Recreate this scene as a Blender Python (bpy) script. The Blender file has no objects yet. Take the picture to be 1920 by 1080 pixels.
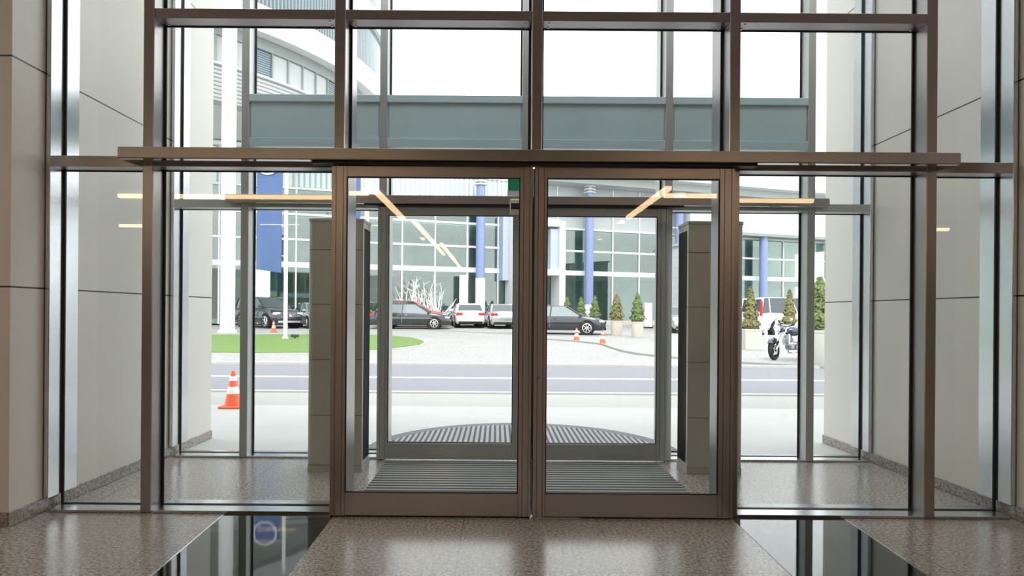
import bpy, math, random
from mathutils import Vector, Matrix
R = math.radians
sc = bpy.context.scene
COL = sc.collection
random.seed(7)

# ------------------------------------------------------------------ measured camera
F = 1200.0; VX, VY = 932.0, 588.0; TH = 0.0075; EYE = 1.5
def ray(px, py):
    u, v = px - VX, py - VY
    return (u*math.cos(TH) + v*math.sin(TH), -u*math.sin(TH) + v*math.cos(TH))
def at(px, py, d):                       # the point at depth d seen at a pixel
    u, v = ray(px, py)
    return (u*d/F, d, EYE - v*d/F)
def gz(y):                               # the street climbs gently away from the door
    if y <= 12: return 0.0
    return 0.024*(min(y, 43.0) - 12)
def gd(px, py):
    u, v = ray(px, py)
    d = EYE*F/max(v, 1)
    if d > 12: d = (EYE + 0.288)*F/(v + 28.8)
    if d > 43: d = (EYE - 0.744)*F/max(v, 1)
    return u*d/F, d
def gp(px, py, dz=0.0):
    x, y = gd(px, py)
    return (x, y, gz(y) + dz)

# ------------------------------------------------------------------ helpers
def tag(o, label=None, cat=None, group=None, kind=None):
    if label: o['label'] = label
    if cat: o['category'] = cat
    if group: o['group'] = group
    if kind: o['kind'] = kind
    return o
def empty(name, loc=(0,0,0), rz=0.0, **k):
    o = bpy.data.objects.new(name, None); COL.objects.link(o)
    o.location = loc; o.rotation_euler = (0,0,rz); o.empty_display_size = .2
    return tag(o, **k)
class MB:
    """collects shapes for ONE mesh"""
    def __init__(s, off=(0,0,0)): s.v=[]; s.f=[]; s.m=[]; s.off=off; s.cur=0
    def add(s, vs, fs):
        n=len(s.v); ox,oy,oz=s.off
        s.v += [(a-ox,b-oy,c-oz) for a,b,c in vs]
        s.f += [tuple(n+i for i in f) for f in fs]; s.m += [s.cur]*len(fs); return s
    def box(s, x0,x1,y0,y1,z0,z1, b=0.0):
        if x0>x1:x0,x1=x1,x0
        if y0>y1:y0,y1=y1,y0
        if z0>z1:z0,z1=z1,z0
        if b<=0:
            v=[(x,y,z) for z in (z0,z1) for y in (y0,y1) for x in (x0,x1)]
            return s.add(v,[(0,2,3,1),(4,5,7,6),(0,1,5,4),(2,6,7,3),(0,4,6,2),(1,3,7,5)])
        b=min(b,(x1-x0)*.45,(y1-y0)*.45,(z1-z0)*.45)
        v=[];idx={}
        X=(x0,x1);Y=(y0,y1);Z=(z0,z1)
        for i in (0,1):
            for j in (0,1):
                for k in (0,1):
                    sx=b if i==0 else -b; sy=b if j==0 else -b; sz=b if k==0 else -b
                    idx[i,j,k,0]=len(v); v.append((X[i],Y[j]+sy,Z[k]+sz))
                    idx[i,j,k,1]=len(v); v.append((X[i]+sx,Y[j],Z[k]+sz))
                    idx[i,j,k,2]=len(v); v.append((X[i]+sx,Y[j]+sy,Z[k]))
        f=[]
        for i in (0,1):
            q=[idx[i,0,0,0],idx[i,1,0,0],idx[i,1,1,0],idx[i,0,1,0]]; f.append(tuple(q if i else q[::-1]))
            q=[idx[0,i,0,1],idx[0,i,1,1],idx[1,i,1,1],idx[1,i,0,1]]; f.append(tuple(q if i else q[::-1]))
            q=[idx[0,0,i,2],idx[1,0,i,2],idx[1,1,i,2],idx[0,1,i,2]]; f.append(tuple(q if i else q[::-1]))
        for i in (0,1):
            for j in (0,1):
                f.append((idx[i,j,0,0],idx[i,j,1,0],idx[i,j,1,1],idx[i,j,0,1]))
                f.append((idx[i,0,j,0],idx[i,1,j,0],idx[i,1,j,2],idx[i,0,j,2]))
                f.append((idx[0,i,j,1],idx[1,i,j,1],idx[1,i,j,2],idx[0,i,j,2]))
                for k in (0,1): f.append((idx[i,j,k,0],idx[i,j,k,1],idx[i,j,k,2]))
        return s.add(v,f)
    def prism(s, pts, axis, a, b):       # 2-D outline swept along an axis
        n=len(pts)
        def mk(p,t): return {'x':(t,p[0],p[1]),'y':(p[0],t,p[1]),'z':(p[0],p[1],t)}[axis]
        v=[mk(p,a) for p in pts]+[mk(p,b) for p in pts]
        f=[tuple(range(n)),tuple(range(2*n-1,n-1,-1))]+[(i,i+n,(i+1)%n+n,(i+1)%n) for i in range(n)]
        return s.add(v,f)
    def tube(s, p0, p1, r0, r1=None, n=12, cap=True):
        r1=r0 if r1 is None else r1
        p0=Vector(p0);p1=Vector(p1);d=(p1-p0).normalized()
        a=d.orthogonal().normalized();b=d.cross(a)
        v=[]
        for p,r in ((p0,r0),(p1,r1)):
            for i in range(n):
                t=2*math.pi*i/n; v.append(tuple(p+a*(r*math.cos(t))+b*(r*math.sin(t))))
        f=[(i,(i+1)%n,(i+1)%n+n,i+n) for i in range(n)]
        if cap: f+=[tuple(range(n-1,-1,-1)),tuple(range(n,2*n))]
        return s.add(v,f)
    def lathe(s, prof, c=(0,0,0), n=24, axis='z'):
        v=[];m=len(prof)
        for i in range(n):
            t=2*math.pi*i/n
            for r,z in prof:
                a,b=r*math.cos(t),r*math.sin(t)
                v.append({'z':(c[0]+a,c[1]+b,c[2]+z),'y':(c[0]+a,c[1]+z,c[2]+b)}[axis])
        f=[]
        for i in range(n):
            for k in range(m-1):
                f.append((i*m+k,((i+1)%n)*m+k,((i+1)%n)*m+k+1,i*m+k+1))
        return s.add(v,f)
    def loft(s, rings, closed=True, caps=True):
        n=len(rings[0]); v=[p for r in rings for p in r]; f=[]
        for k in range(len(rings)-1):
            for i in range(n if closed else n-1):
                f.append((k*n+i,k*n+(i+1)%n,(k+1)*n+(i+1)%n,(k+1)*n+i))
        if caps: f+=[tuple(range(n-1,-1,-1)),tuple(range((len(rings)-1)*n,len(rings)*n))]
        return s.add(v,f)
    def poly(s, pts, h=0.0):             # flat polygon, with thickness h below
        n=len(pts)
        if h<=0: return s.add(pts,[tuple(range(n))])
        v=list(pts)+[(x,y,z-h) for x,y,z in pts]
        return s.add(v,[tuple(range(n)),tuple(range(2*n-1,n-1,-1))]+[(i,i+n,(i+1)%n+n,(i+1)%n) for i in range(n)])
    def sphere(s, c, rx, ry=None, rz=None, nu=14, nv=8):
        ry=ry or rx; rz=rz or rx
        rings=[]
        for k in range(nv+1):
            p=math.pi*(k/nv-.5); cr=max(math.cos(p),.02)
            rings.append([(c[0]+rx*cr*math.cos(2*math.pi*i/nu),c[1]+ry*cr*math.sin(2*math.pi*i/nu),c[2]+rz*math.sin(p)) for i in range(nu)])
        return s.loft(rings)
    def build(s, name, mat, parent=None, smooth=None, **k):
        me=bpy.data.meshes.new(name); me.from_pydata(s.v,[],s.f)
        for m in (mat if isinstance(mat,(list,tuple)) else [mat]): me.materials.append(m)
        if any(s.m): me.polygons.foreach_set('material_index', s.m)
        me.update()
        import bmesh
        bm=bmesh.new(); bm.from_mesh(me); bmesh.ops.recalc_face_normals(bm,faces=bm.faces); bm.to_mesh(me); bm.free()
        if smooth is not None:
            me.polygons.foreach_set('use_smooth',[True]*len(me.polygons)); me.set_sharp_from_angle(angle=R(smooth))
        o=bpy.data.objects.new(name,me); COL.objects.link(o)
        if parent: o.parent=parent
        return tag(o,**k)
def copy_tree(o, parent=None):
    c=o.copy(); COL.objects.link(c); c.parent=parent
    for ch in list(o.children): copy_tree(ch,c)
    return c

# ------------------------------------------------------------------ materials
class N:
    def __init__(s,name):
        s.m=bpy.data.materials.new(name); s.m.use_nodes=True; s.t=s.m.node_tree; s.t.nodes.clear()
        s.out=s.n('ShaderNodeOutputMaterial')
    def n(s,t,**k):
        x=s.t.nodes.new(t)
        for a,b in k.items(): setattr(x,a,b)
        return x
    def l(s,a,b): s.t.links.new(a,b)
    def math(s,op,a,b=None):
        x=s.n('ShaderNodeMath',operation=op)
        for i,q in enumerate((a,b)):
            if q is None: continue
            if isinstance(q,(int,float)): x.inputs[i].default_value=q
            else: s.l(q,x.inputs[i])
        return x.outputs[0]
    def coord(s,kind='Object'): return s.n('ShaderNodeTexCoord').outputs[kind]
    def pos(s): return s.n('ShaderNodeNewGeometry').outputs['Position']
    def noise(s,vec,scale,detail=3,rough=.6):
        x=s.n('ShaderNodeTexNoise'); x.inputs['Scale'].default_value=scale; x.inputs['Detail'].default_value=detail; x.inputs['Roughness'].default_value=rough
        s.l(vec,x.inputs['Vector']); return x.outputs['Fac']
    def ramp(s,fac,stops):
        x=s.n('ShaderNodeValToRGB'); e=x.color_ramp.elements
        while len(e)<len(stops): e.new(.5)
        for q,(p,c) in zip(e,stops): q.position=p; q.color=(*c,1) if len(c)==3 else c
        s.l(fac,x.inputs[0]); return x.outputs[0]
    def mix(s,fac,a,b):
        x=s.n('ShaderNodeMix',data_type='RGBA')
        for i,q in ((0,fac),(6,a),(7,b)):
            if isinstance(q,(int,float)): x.inputs[i].default_value=q
            elif isinstance(q,tuple): x.inputs[i].default_value=(*q,1)
            else: s.l(q,x.inputs[i])
        return x.outputs[2]
    def sep(s,vec):
        x=s.n('ShaderNodeSeparateXYZ'); s.l(vec,x.inputs[0]); return x.outputs
    def line(s,val,spacing,offset,width):     # 1 where val is within a thin line
        f=s.math('FRACT',s.math('DIVIDE',s.math('SUBTRACT',val,offset),spacing))
        return s.math('LESS_THAN',f,width/spacing)
    def bsdf(s,col,rough=.5,metal=0,**k):
        b=s.n('ShaderNodeBsdfPrincipled')
        if isinstance(col,tuple): b.inputs['Base Color'].default_value=(*col,1)
        else: s.l(col,b.inputs['Base Color'])
        if isinstance(rough,(int,float)): b.inputs['Roughness'].default_value=rough
        else: s.l(rough,b.inputs['Roughness'])
        b.inputs['Metallic'].default_value=metal
        for a,v in k.items(): b.inputs[a.replace('_',' ')].default_value=v
        s.l(b.outputs[0],s.out.inputs[0]); s.b=b; return s
    def bump(s,h,dist=.002,st=.5):
        x=s.n('ShaderNodeBump'); x.inputs['Distance'].default_value=dist; x.inputs['Strength'].default_value=st
        s.l(h,x.inputs['Height']); s.l(x.outputs[0],s.b.inputs['Normal']); return s
def plain(name,col,rough=.5,metal=0,**k):
    return N(name).bsdf(col,rough,metal,**k).m
def brushed(name,col,rough=.34,metal=.92,scl=(3,3,90)):
    n=N(name); c=n.coord(); mp=n.n('ShaderNodeMapping'); mp.inputs['Scale'].default_value=scl; n.l(c,mp.inputs[0])
    f=n.noise(mp.outputs[0],6,4)
    g=n.noise(c,1.3,3)
    r=n.math('ADD',n.math('MULTIPLY',f,.12),rough-.06)
    cc=n.mix(g,tuple(x*.86 for x in col),tuple(min(1,x*1.12) for x in col))
    n.bsdf(cc,r,metal); return n.m
def glass(name,tint=(.93,.97,.95),gl=1.0,rough=0.0,ior=.04):
    n=N(name)
    lw=n.n('ShaderNodeLayerWeight'); lw.inputs[0].default_value=.5
    p=n.math('POWER',lw.outputs['Facing'],5)
    fr=n.math('MULTIPLY',n.math('ADD',n.math('MULTIPLY',p,1-ior),ior),gl)
    t=n.n('ShaderNodeBsdfTransparent'); t.inputs[0].default_value=(*tint,1)
    g=n.n('ShaderNodeBsdfGlossy'); g.inputs['Roughness'].default_value=rough
    m=n.n('ShaderNodeMixShader'); n.l(fr,m.inputs[0]); n.l(t.outputs[0],m.inputs[1]); n.l(g.outputs[0],m.inputs[2])
    n.l(m.outputs[0],n.out.inputs[0]); return n.m
def emit(name,col,st):
    n=N(name); e=n.n('ShaderNodeEmission'); e.inputs[0].default_value=(*col,1); e.inputs[1].default_value=st
    n.l(e.outputs[0],n.out.inputs[0]); return n.m

def granite(name,seams=True,dark=1.0,rough=.21):
    n=N(name); p=n.pos()
    f=n.noise(p,48,6,.8); g=n.noise(p,180,2,.6); h=n.noise(p,.9,2)
    c=n.ramp(f,[(.40,(.05*dark,.043*dark,.038*dark)),(.49,(.29*dark,.262*dark,.23*dark)),(.61,(.58*dark,.53*dark,.47*dark))])
    c=n.mix(n.math('MULTIPLY',g,.2),c,(.16*dark,.14*dark,.12*dark))
    c=n.mix(n.math('MULTIPLY',h,.25),c,(.33*dark,.29*dark,.25*dark))
    if seams:
        s=n.sep(p)
        a=n.math('MAXIMUM',n.line(s[0],.97,-.232,.004),n.line(s[1],1.46,3.72,.004))
        c=n.mix(a,c,(.09,.08,.07))
    n.bsdf(c,rough,0); n.b.inputs['Specular IOR Level'].default_value=.55
    n.bump(f,.0006,.25); return n.m
M={}
M['granite']=granite('speckled granite')
M['granite_base']=granite('granite skirting',False,.9,.3)
def black_stone():
    n=N('polished black granite'); p=n.pos(); f=n.noise(p,140,3,.7)
    c=n.ramp(f,[(.5,(.006,.007,.009)),(.75,(.03,.032,.036))])
    s=n.sep(p); a=n.math('MAXIMUM',n.line(s[1],.58,3.72,.003),n.line(s[0],.97,.2,.0))
    c=n.mix(a,c,(.0,.0,.0)); n.bsdf(c,.035,0,IOR=1.62); return n.m
M['black']=black_stone()
def wallstone(name,a,b):
    n=N(name); p=n.pos(); f=n.noise(p,1.1,3); g=n.noise(p,26,4,.65); s=n.sep(p)
    c=n.mix(f,a,b); c=n.mix(n.math('MULTIPLY',g,.16),c,tuple(x*.6 for x in a))
    j=n.line(s[2],1.6,1.655,.012)
    c=n.mix(j,c,(.03,.028,.025)); n.bsdf(c,.42,0)
    n.bump(n.math('SUBTRACT',1,j),.006,.8); return n.m
M['stone']=wallstone('cream stone cladding',(.62,.595,.53),(.70,.675,.61))
M['lobbywall']=plain('lobby timber brown',(.25,.205,.18),.5)
M['ceiling']=plain('lobby ceiling',(.38,.35,.33),.7)
M['steel']=brushed('brushed steel frame',(.44,.415,.415),.33,.9)
M['steel2']=brushed('brushed steel frame bright',(.62,.64,.66),.24,.95,(90,3,3))
M['doorsteel']=brushed('door frame metal',(.52,.475,.48),.36,.85)
M['curtain']=brushed('air curtain casing',(.55,.56,.50),.4,.35)
M['curtaindark']=brushed('air curtain dark grille',(.05,.052,.05),.4,.6)
M['steelrear']=brushed('outer screen metal',(.50,.52,.505),.38,.45)
M['polished']=plain('polished steel underside',(.6,.58,.57),.06,1)
M['rubber']=plain('black rubber',(.012,.013,.016),.55)
M['glass']=glass('clear glass',(.978,.984,.978))
M['spandrel']=brushed('blue grey spandrel metal',(.58,.75,.81),.35,.0)
M['silver']=plain('silver edge',(.8,.8,.8),.2,1)
M['brass']=plain('brass lock',(.9,.62,.3),.25,1)
M['sensor']=plain('cream plastic',(.72,.64,.52),.4)
M['lamp']=emit('warm tube',(1,.72,.40),14)
M['lampbody']=plain('lamp casing',(.6,.58,.55),.4,.6)
M['green']=plain('green sign face',(.01,.33,.17),.4)
M['white']=plain('white paint',(.70,.71,.72),.4)
M['whitewarm']=plain('white board',(.8,.8,.78),.5)
def mat_ribs(name,axis,spacing,a,b,duty=.5):
    n=N(name); s=n.sep(n.pos()); w=n.line(s[axis],spacing,0,spacing*duty)
    g=n.noise(n.pos(),60,3)
    c=n.mix(w,a,b); c=n.mix(n.math('MULTIPLY',g,.35),c,tuple(x*.5 for x in b))
    n.bsdf(c,.8,0); n.b.inputs['Specular IOR Level'].default_value=.1; return n.m
M['matx']=mat_ribs('ribbed carpet matting',1,.083,(.022,.022,.022),(.30,.30,.28),.5)
M['maty']=mat_ribs('ribbed metal matting',0,.062,(.06,.06,.06),(.36,.36,.37),.55)
M['matrim']=mat_ribs('ribbed metal matting rim',1,.05,(.05,.05,.05),(.29,.29,.30),.6)
def ground(name,a,b,scale,cob=None,rough=.85):
    n=N(name); p=n.pos(); f=n.noise(p,scale,5,.65); c=n.mix(f,a,b)
    if cob:
        v=n.n('ShaderNodeTexVoronoi',feature='DISTANCE_TO_EDGE'); v.inputs['Scale'].default_value=cob; n.l(p,v.inputs['Vector'])
        e=n.math('LESS_THAN',v.outputs['Distance'],.08); c=n.mix(n.math('MULTIPLY',e,.4),c,tuple(x*.55 for x in a))
    n.bsdf(c,rough,0); return n.m
M['plaza']=ground('pale cobbles',(.31,.305,.30),(.42,.415,.405),.5,5)
M['asphalt']=ground('asphalt',(.19,.19,.215),(.24,.24,.27),6)
M['carpark']=ground('car park asphalt',(.42,.42,.42),(.52,.52,.52),3)
M['apron']=None
def apron():
    n=N('pale paving slabs'); p=n.pos(); f=n.noise(p,2,4); c=n.mix(f,(.42,.42,.415),(.49,.49,.48)); s=n.sep(p)
    a=n.math('MAXIMUM',n.line(s[0],1.25,.3,.012),n.line(s[1],1.6,8.4,.012))
    c=n.mix(a,c,(.42,.42,.41)); n.bsdf(c,.7,0); return n.m
M['apron']=apron()
M['band']=ground('beige paving band',(.33,.33,.31),(.40,.40,.38),12)
M['linepaint']=plain('road paint',(.85,.86,.88),.6)
M['kerb']=ground('kerb stone',(.42,.42,.4),(.52,.52,.5),8)
M['kerbdark']=ground('dark kerb',(.25,.26,.25),(.32,.33,.31),8)
def lawn():
    n=N('lawn grass'); p=n.pos(); f=n.noise(p,14,5,.8); g=n.noise(p,1.2,3)
    c=n.ramp(f,[(.3,(.07,.13,.03)),(.55,(.14,.24,.06)),(.8,(.22,.32,.10))]); c=n.mix(n.math('MULTIPLY',g,.4),c,(.19,.29,.08))
    n.bsdf(c,.9,0); n.bump(f,.03,.7); return n.m
M['lawn']=lawn()
# exterior
M['bluecol']=plain('blue column paint',(.20,.27,.46),.35)
M['lilac']=plain('lilac grey panel',(.42,.47,.62),.5)
def farglass():
    n=N('green tinted facade glass'); p=n.coord(); f=n.noise(p,.35,4); g=n.noise(p,.09,2)
    c=n.ramp(f,[(.3,(.10,.17,.16)),(.5,(.26,.36,.34)),(.7,(.5,.58,.56))])
    lw=n.n('ShaderNodeLayerWeight'); lw.inputs[0].default_value=.5
    fr=n.math('ADD',n.math('MULTIPLY',n.math('POWER',lw.outputs['Facing'],4),.6),.14)
    t=n.n('ShaderNodeBsdfTransparent'); t.inputs[0].default_value=(.72,.86,.82,1)
    g2=n.n('ShaderNodeBsdfGlossy'); g2.inputs['Roughness'].default_value=.03
    m=n.n('ShaderNodeMixShader'); n.l(fr,m.inputs[0]); n.l(t.outputs[0],m.inputs[1]); n.l(g2.outputs[0],m.inputs[2])
    n.l(m.outputs[0],n.out.inputs[0]); return n.m
M['farglass']=farglass()
def interior():
    n=N('showroom interior wall'); p=n.coord(); s=n.sep(p)
    v=n.n('ShaderNodeTexVoronoi',feature='F1',distance='CHEBYCHEV'); v.inputs['Scale'].default_value=.35; n.l(p,v.inputs['Vector'])
    f=n.noise(p,.5,3); c=n.ramp(f,[(.3,(.25,.33,.31)),(.5,(.48,.54,.5)),(.7,(.66,.68,.62))])
    c2=n.mix(.45,c,v.outputs['Color']); c=n.mix(.3,c,c2); n.bsdf(c,.8,0); return n.m
M['interior']=interior()
def stripes(name,spacing,a,b,duty,axis=2):
    n=N(name); s=n.sep(n.coord()); w=n.line(s[axis],spacing,0,spacing*duty); n.bsdf(n.mix(w,a,b),.55,0); return n.m
M['ribbed']=stripes('ribbed facade panel',.34,(.66,.74,.73),(.36,.47,.48),.4,0)
M['louver']=stripes('striped cladding',.2,(.42,.44,.43),(.16,.18,.18),.35)
M['blind']=stripes('window with blinds',.12,(.24,.30,.33),(.06,.10,.12),.5)
M['frieze']=ground('grey frieze panels',(.22,.25,.245),(.29,.32,.31),3,None,.6)
M['towerglass']=None
def towerglass():
    n=N('ribbed tower glass'); p=n.coord('Object'); s=n.sep(p)
    a=n.math('ARCTAN2',s[1],s[0]); w=n.line(a,.012,0,.004); f=n.noise(p,.6,3)
    c=n.mix(f,(.06,.09,.105),(.13,.17,.19)); c=n.mix(w,c,(.24,.29,.31)); n.bsdf(c,.15,.2); return n.m
M['towerglass']=towerglass()
M['pale']=plain('pale window panel',(.42,.45,.45),.4)
M['greyclad']=None
def greyclad():
    n=N('grey cladding panels'); p=n.coord(); s=n.sep(p); f=n.noise(p,.8,3)
    c=n.mix(f,(.27,.30,.315),(.33,.365,.38)); c=n.mix(n.line(s[2],.62,0,.02),c,(.16,.19,.2)); n.bsdf(c,.6,0); return n.m
M['greyclad']=greyclad()
M['tile']=plain('roof grey',(.40,.44,.43),.6)
M['roofw']=plain('pale roof underside',(.6,.63,.62),.6)
M['terr']=ground('terracotta concrete planter',(.50,.44,.38),(.60,.54,.47),9)
M['greyplant']=ground('grey concrete planter',(.46,.45,.40),(.56,.55,.5),9)
M['soil']=plain('soil',(.08,.06,.04),.9)
def leaf(name,a,b):
    n=N(name); f=n.noise(n.coord(),9,3); c=n.mix(f,a,b); n.bsdf(c,.7,0); n.b.inputs['Subsurface Weight'].default_value=0; return n.m
M['leaf']=leaf('conifer foliage',(.05,.10,.03),(.24,.30,.10))
M['leafb']=leaf('brownish conifer foliage',(.12,.10,.04),(.30,.30,.12))
M['bark']=plain('bark',(.16,.11,.07),.8)
M['twig']=plain('white twigs',(.85,.85,.85),.6)
M['orange']=None
def conemat():
    n=N('orange and white cone'); s=n.sep(n.coord()); z=s[2]
    a=n.math('MULTIPLY',n.math('GREATER_THAN',z,.22),n.math('LESS_THAN',z,.33))
    b=n.math('MULTIPLY',n.math('GREATER_THAN',z,.42),n.math('LESS_THAN',z,.49))
    c=n.mix(n.math('MAXIMUM',a,b),(.85,.13,.045),(.85,.82,.8)); n.bsdf(c,.5,0); return n.m
M['orange']=conemat(); M['orangeb']=plain('orange cone base',(.82,.14,.06),.5)
def paint(name,c,met=.4): return N(name).bsdf(c,.22,met,Coat_Weight=1.0,Coat_Roughness=.03).m
M['carblack']=paint('black car paint',(.03,.035,.042)); M['cargrey']=paint('dark grey car paint',(.035,.04,.05))
M['carsilver']=paint('silver car paint',(.55,.56,.57),.7); M['carwhite']=paint('white car paint',(.8,.8,.8),0)
M['carred']=paint('red car paint',(.62,.05,.05),.1); M['cargreen']=paint('grey green car paint',(.30,.37,.34),.4)
M['carglass']=plain('car window glass',(.05,.065,.07),.06,0,IOR=1.7)
M['carclear']=plain('light car window glass',(.22,.26,.27),.06,0,IOR=1.8)
M['tyre']=plain('tyre rubber',(.015,.015,.016),.75); M['rim']=plain('alloy rim',(.7,.71,.72),.25,.9)
M['arch']=plain('wheel arch black',(.008,.008,.009),.8)
M['tail']=plain('red tail lamp',(.7,.02,.02),.2); M['head']=plain('headlamp glass',(.75,.78,.8),.1,.3)
M['chrome']=plain('chrome trim',(.85,.85,.86),.12,1); M['plate']=plain('number plate',(.8,.8,.78),.5)
M['navy']=paint('dark blue motorcycle paint',(.03,.05,.09)); M['engine']=plain('engine metal',(.35,.36,.38),.35,.9)
M['flag']=None
def flagm():
    n=N('blue banner cloth'); f=n.noise(n.coord(),1.2,3); n.bsdf(n.mix(f,(.065,.11,.255),(.09,.15,.31)),.8,0); return n.m
M['flag']=flagm()

# ------------------------------------------------------------------ shell
XL,XR=-3.37,3.87; YF=4.75; YRS=1.82; TOP=6.0
LX,RX_,BY=-10.5,11.0,-15.5
def struct(name,mb,mat,label,smooth=None):
    o=mb.build(name,mat,None,smooth); tag(o,label=label,cat=name.split('_')[0],kind='structure'); return o
m=MB(); m.box(LX,RX_,BY,6.93,-.15,0); struct('floor',m,M['granite'],'speckled brown granite floor tiles of the lobby and lock')
m=MB(); m.box(LX,RX_,BY,4.95,TOP,TOP+.3); struct('ceiling',m,M['ceiling'],'high ceiling over the lobby')
m=MB(); m.box(XL-.1,XR+.1,4.951,7.2,TOP+.05,TOP+.07); struct('window_added',m,M['glass'],'unseen glass roof added over the entrance lock to let in daylight')  # unseen roof glazing, added so daylight brightens the entrance lock
m=MB(); m.box(LX-.3,XL,4.43,7.56,0,TOP); struct('wall_left',m,M['stone'],'cream stone wall panels on the left of the entrance')
m=MB(); m.box(XR,RX_+.3,4.43,7.56,0,TOP); struct('wall_right',m,M['stone'],'cream stone wall panels on the right of the entrance')
m=MB(); m.box(LX-.3,RX_+.3,BY-.3,BY,0,TOP); struct('wall_back',m,M['lobbywall'],'brown lobby wall behind the viewer')
m=MB(); m.box(LX-.3,LX,BY,4.43,0,TOP); struct('wall_side_left',m,M['lobbywall'],'brown lobby wall far to the left')
m=MB(); m.box(RX_,RX_+.3,BY,4.43,0,TOP); struct('wall_side_right',m,M['lobbywall'],'brown lobby wall far to the right')
m=MB(); m.box(XL,XL+.012,4.418,7.572,.001,.10,.003); m.box(LX,XL,4.418,4.43,.001,.10); struct('baseboard_left',m,M['granite_base'],'granite skirting along the left stone wall')
m=MB(); m.box(XR-.012,XR,4.418,7.572,.001,.10,.003); m.box(XR,RX_,4.418,4.43,.001,.10); struct('baseboard_right',m,M['granite_base'],'granite skirting along the right stone wall')
# black inlays running to the lobby
def ext(a,b,t): return (a[0]+(b[0]-a[0])*t, a[1]+(b[1]-a[1])*t)
def inlay(name,tl,tr,br,bl,label):
    A,B,C_,D=[gd(*p) for p in (tl,tr,br,bl)]
    YY=YF-.0
    def toy(p,q,y): t=(y-p[1])/(q[1]-p[1]); return (p[0]+(q[0]-p[0])*t,y)
    a0=toy(A,D,YY); a1=toy(A,D,1.2); b0=toy(B,C_,YY); b1=toy(B,C_,1.2)
    m=MB(); m.poly([(*a0,.002),(*a1,.002),(*b1,.002),(*b0,.002)],.0018); struct(name,m,M['black'],label)
    return a0,a1,b0,b1
ia=inlay('trim_1',(420,965),(625,967),(540,1080),(283,1080),'polished black granite strip in the lobby floor left of the doors')
ib=inlay('trim_2',(1377,977),(1585,975),(1740,1080),(1485,1080),'polished black granite strip in the lobby floor right of the doors')
def seam(name,a,b,label,w=.009):
    m=MB(); m.poly([(a[0]-w/2,a[1],.004),(b[0]-w/2,b[1],.004),(b[0]+w/2,b[1],.004),(a[0]+w/2,a[1],.004)],.0035); struct(name,m,M['silver'],label)
seam('trim_3',ia[0],ia[1],'thin bright metal edge on the outer side of the left black floor strip')
seam('trim_4',ib[2],ib[3],'thin bright metal edge on the outer side of the right black floor strip')

# ------------------------------------------------------------------ glazed screens (front and rear, the same system)
MX=[-2.6,-1.18,.285,1.755,3.22]; HW=.04
def bar(root,off,name,x0,x1,y0,y1,z0,z1,mat,b=.004):
    m=MB(off); m.box(x0,x1,y0,y1,z0,z1,b); return m.build(name,mat,root)
def pane(root,off,x0,x1,z0,z1,y):
    m=MB(off); m.box(x0,x1,y-.006,y+.006,z0,z1); p=m.build('pane',M['glass'],root)
    g=MB(off); w=.018
    for q in ((x0,x0+w,z0,z1),(x1-w,x1,z0,z1),(x0+w,x1-w,z0,z0+w*.7),(x0+w,x1-w,z1-w*.4,z1)):
        g.box(q[0],q[1],y-.02,y-.0065,q[2],q[3])
    gg=g.build('gasket',M['rubber'],None); gg.parent=p
    return p
def screen(name,y,label,rear):
    L=(0.25,y,0); root=empty(name,L); tag(root,label=label,cat='window',kind='structure')
    yg=y+.165; S=M['steelrear'] if rear else M['steel']
    # jambs at the stone walls
    bar(root,L,'jamb',XL+.012,XL+.045,y,y+.155,.101,TOP-.001,M['steel2']); bar(root,L,'jamb',XL+.012,XL+.045,y+.175,y+.33,.101,TOP-.001,M['steel2'])
    bar(root,L,'jamb',XR-.045,XR-.012,y,y+.155,.101,TOP-.001,M['steel2']); bar(root,L,'jamb',XR-.045,XR-.012,y+.175,y+.33,.101,TOP-.001,M['steel2'])
    for i,x in enumerate(MX):
        z0 = 2.62 if i==2 else 0.001
        d = .40 if i in (1,3) else .155
        m=MB(L); m.box(x-HW,x+HW,y,y+d,z0,TOP-.001,.005); mu=m.build('mullion',[S],root)
    ed=[XL+.045]+[v for x in MX for v in (x-HW,x+HW)]+[XR-.045]
    bays=[(ed[2*i],ed[2*i+1]) for i in range(6)]
    for i,(a,b) in enumerate(bays):
        outer = i in (0,5); door = i in (2,3)
        if outer: z0,z1=2.57,2.65
        else: z0,z1=2.575,2.615
        m=MB(L); m.box(a,b,y+.002,y+.16,z0,z1,.003); m.build('transom',S,root)
        pane_low = (.028,z0)
        if not door:
            m=MB(L); m.box(a,b,y,y+.155,.001,.02,.002); m.build('sill',M['steel2'],root)
            m=MB(L); m.prism([(y+.175,.001),(y+.31,.001),(y+.31,.012),(y+.175,.024)],'x',a,b); m.build('sill',M['steel2'],root)
            pane(root,L,a,b,.012,z0,yg)
        if outer: pane(root,L,a,b,z1,TOP-.01,yg)
        elif not rear:
            pane(root,L,a,b,z1,3.68,yg)
            m=MB(L); m.box(a,b,y+.006,y+.16,3.68,3.752,.003); m.box(a,b,y+.003,y+.012,3.676,3.684); m.build('transom',S,root)
            for ex in (a+.05,b-.05):
                if i in (1,2,3,4):
                    q=MB(L); q.tube((ex,y+.05,3.68),(ex,y+.05,3.674),.007,n=8); q.tube((ex,y+.12,3.68),(ex,y+.12,3.674),.007,n=8)
                    q.build('screw_heads',M['silver'],root)
            pane(root,L,a,b,3.752,TOP-.01,yg)
        else:
            pane(root,L,a,b,z1,3.20,yg)
            m=MB(L); m.box(a,b,y-.01,y+.15,3.66,3.735,.004); m.box(a,b,y-.01,y+.15,3.20,3.29,.004)
            m.box(a,b,y+.02,y+.10,3.29,3.66); m.box(a+.012,b-.012,y+.012,y+.03,3.30,3.65,.004)
            m.build('spandrel_panel',M['spandrel'],root)
            pane(root,L,a,b,3.735,TOP-.01,yg)
    return root
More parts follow.
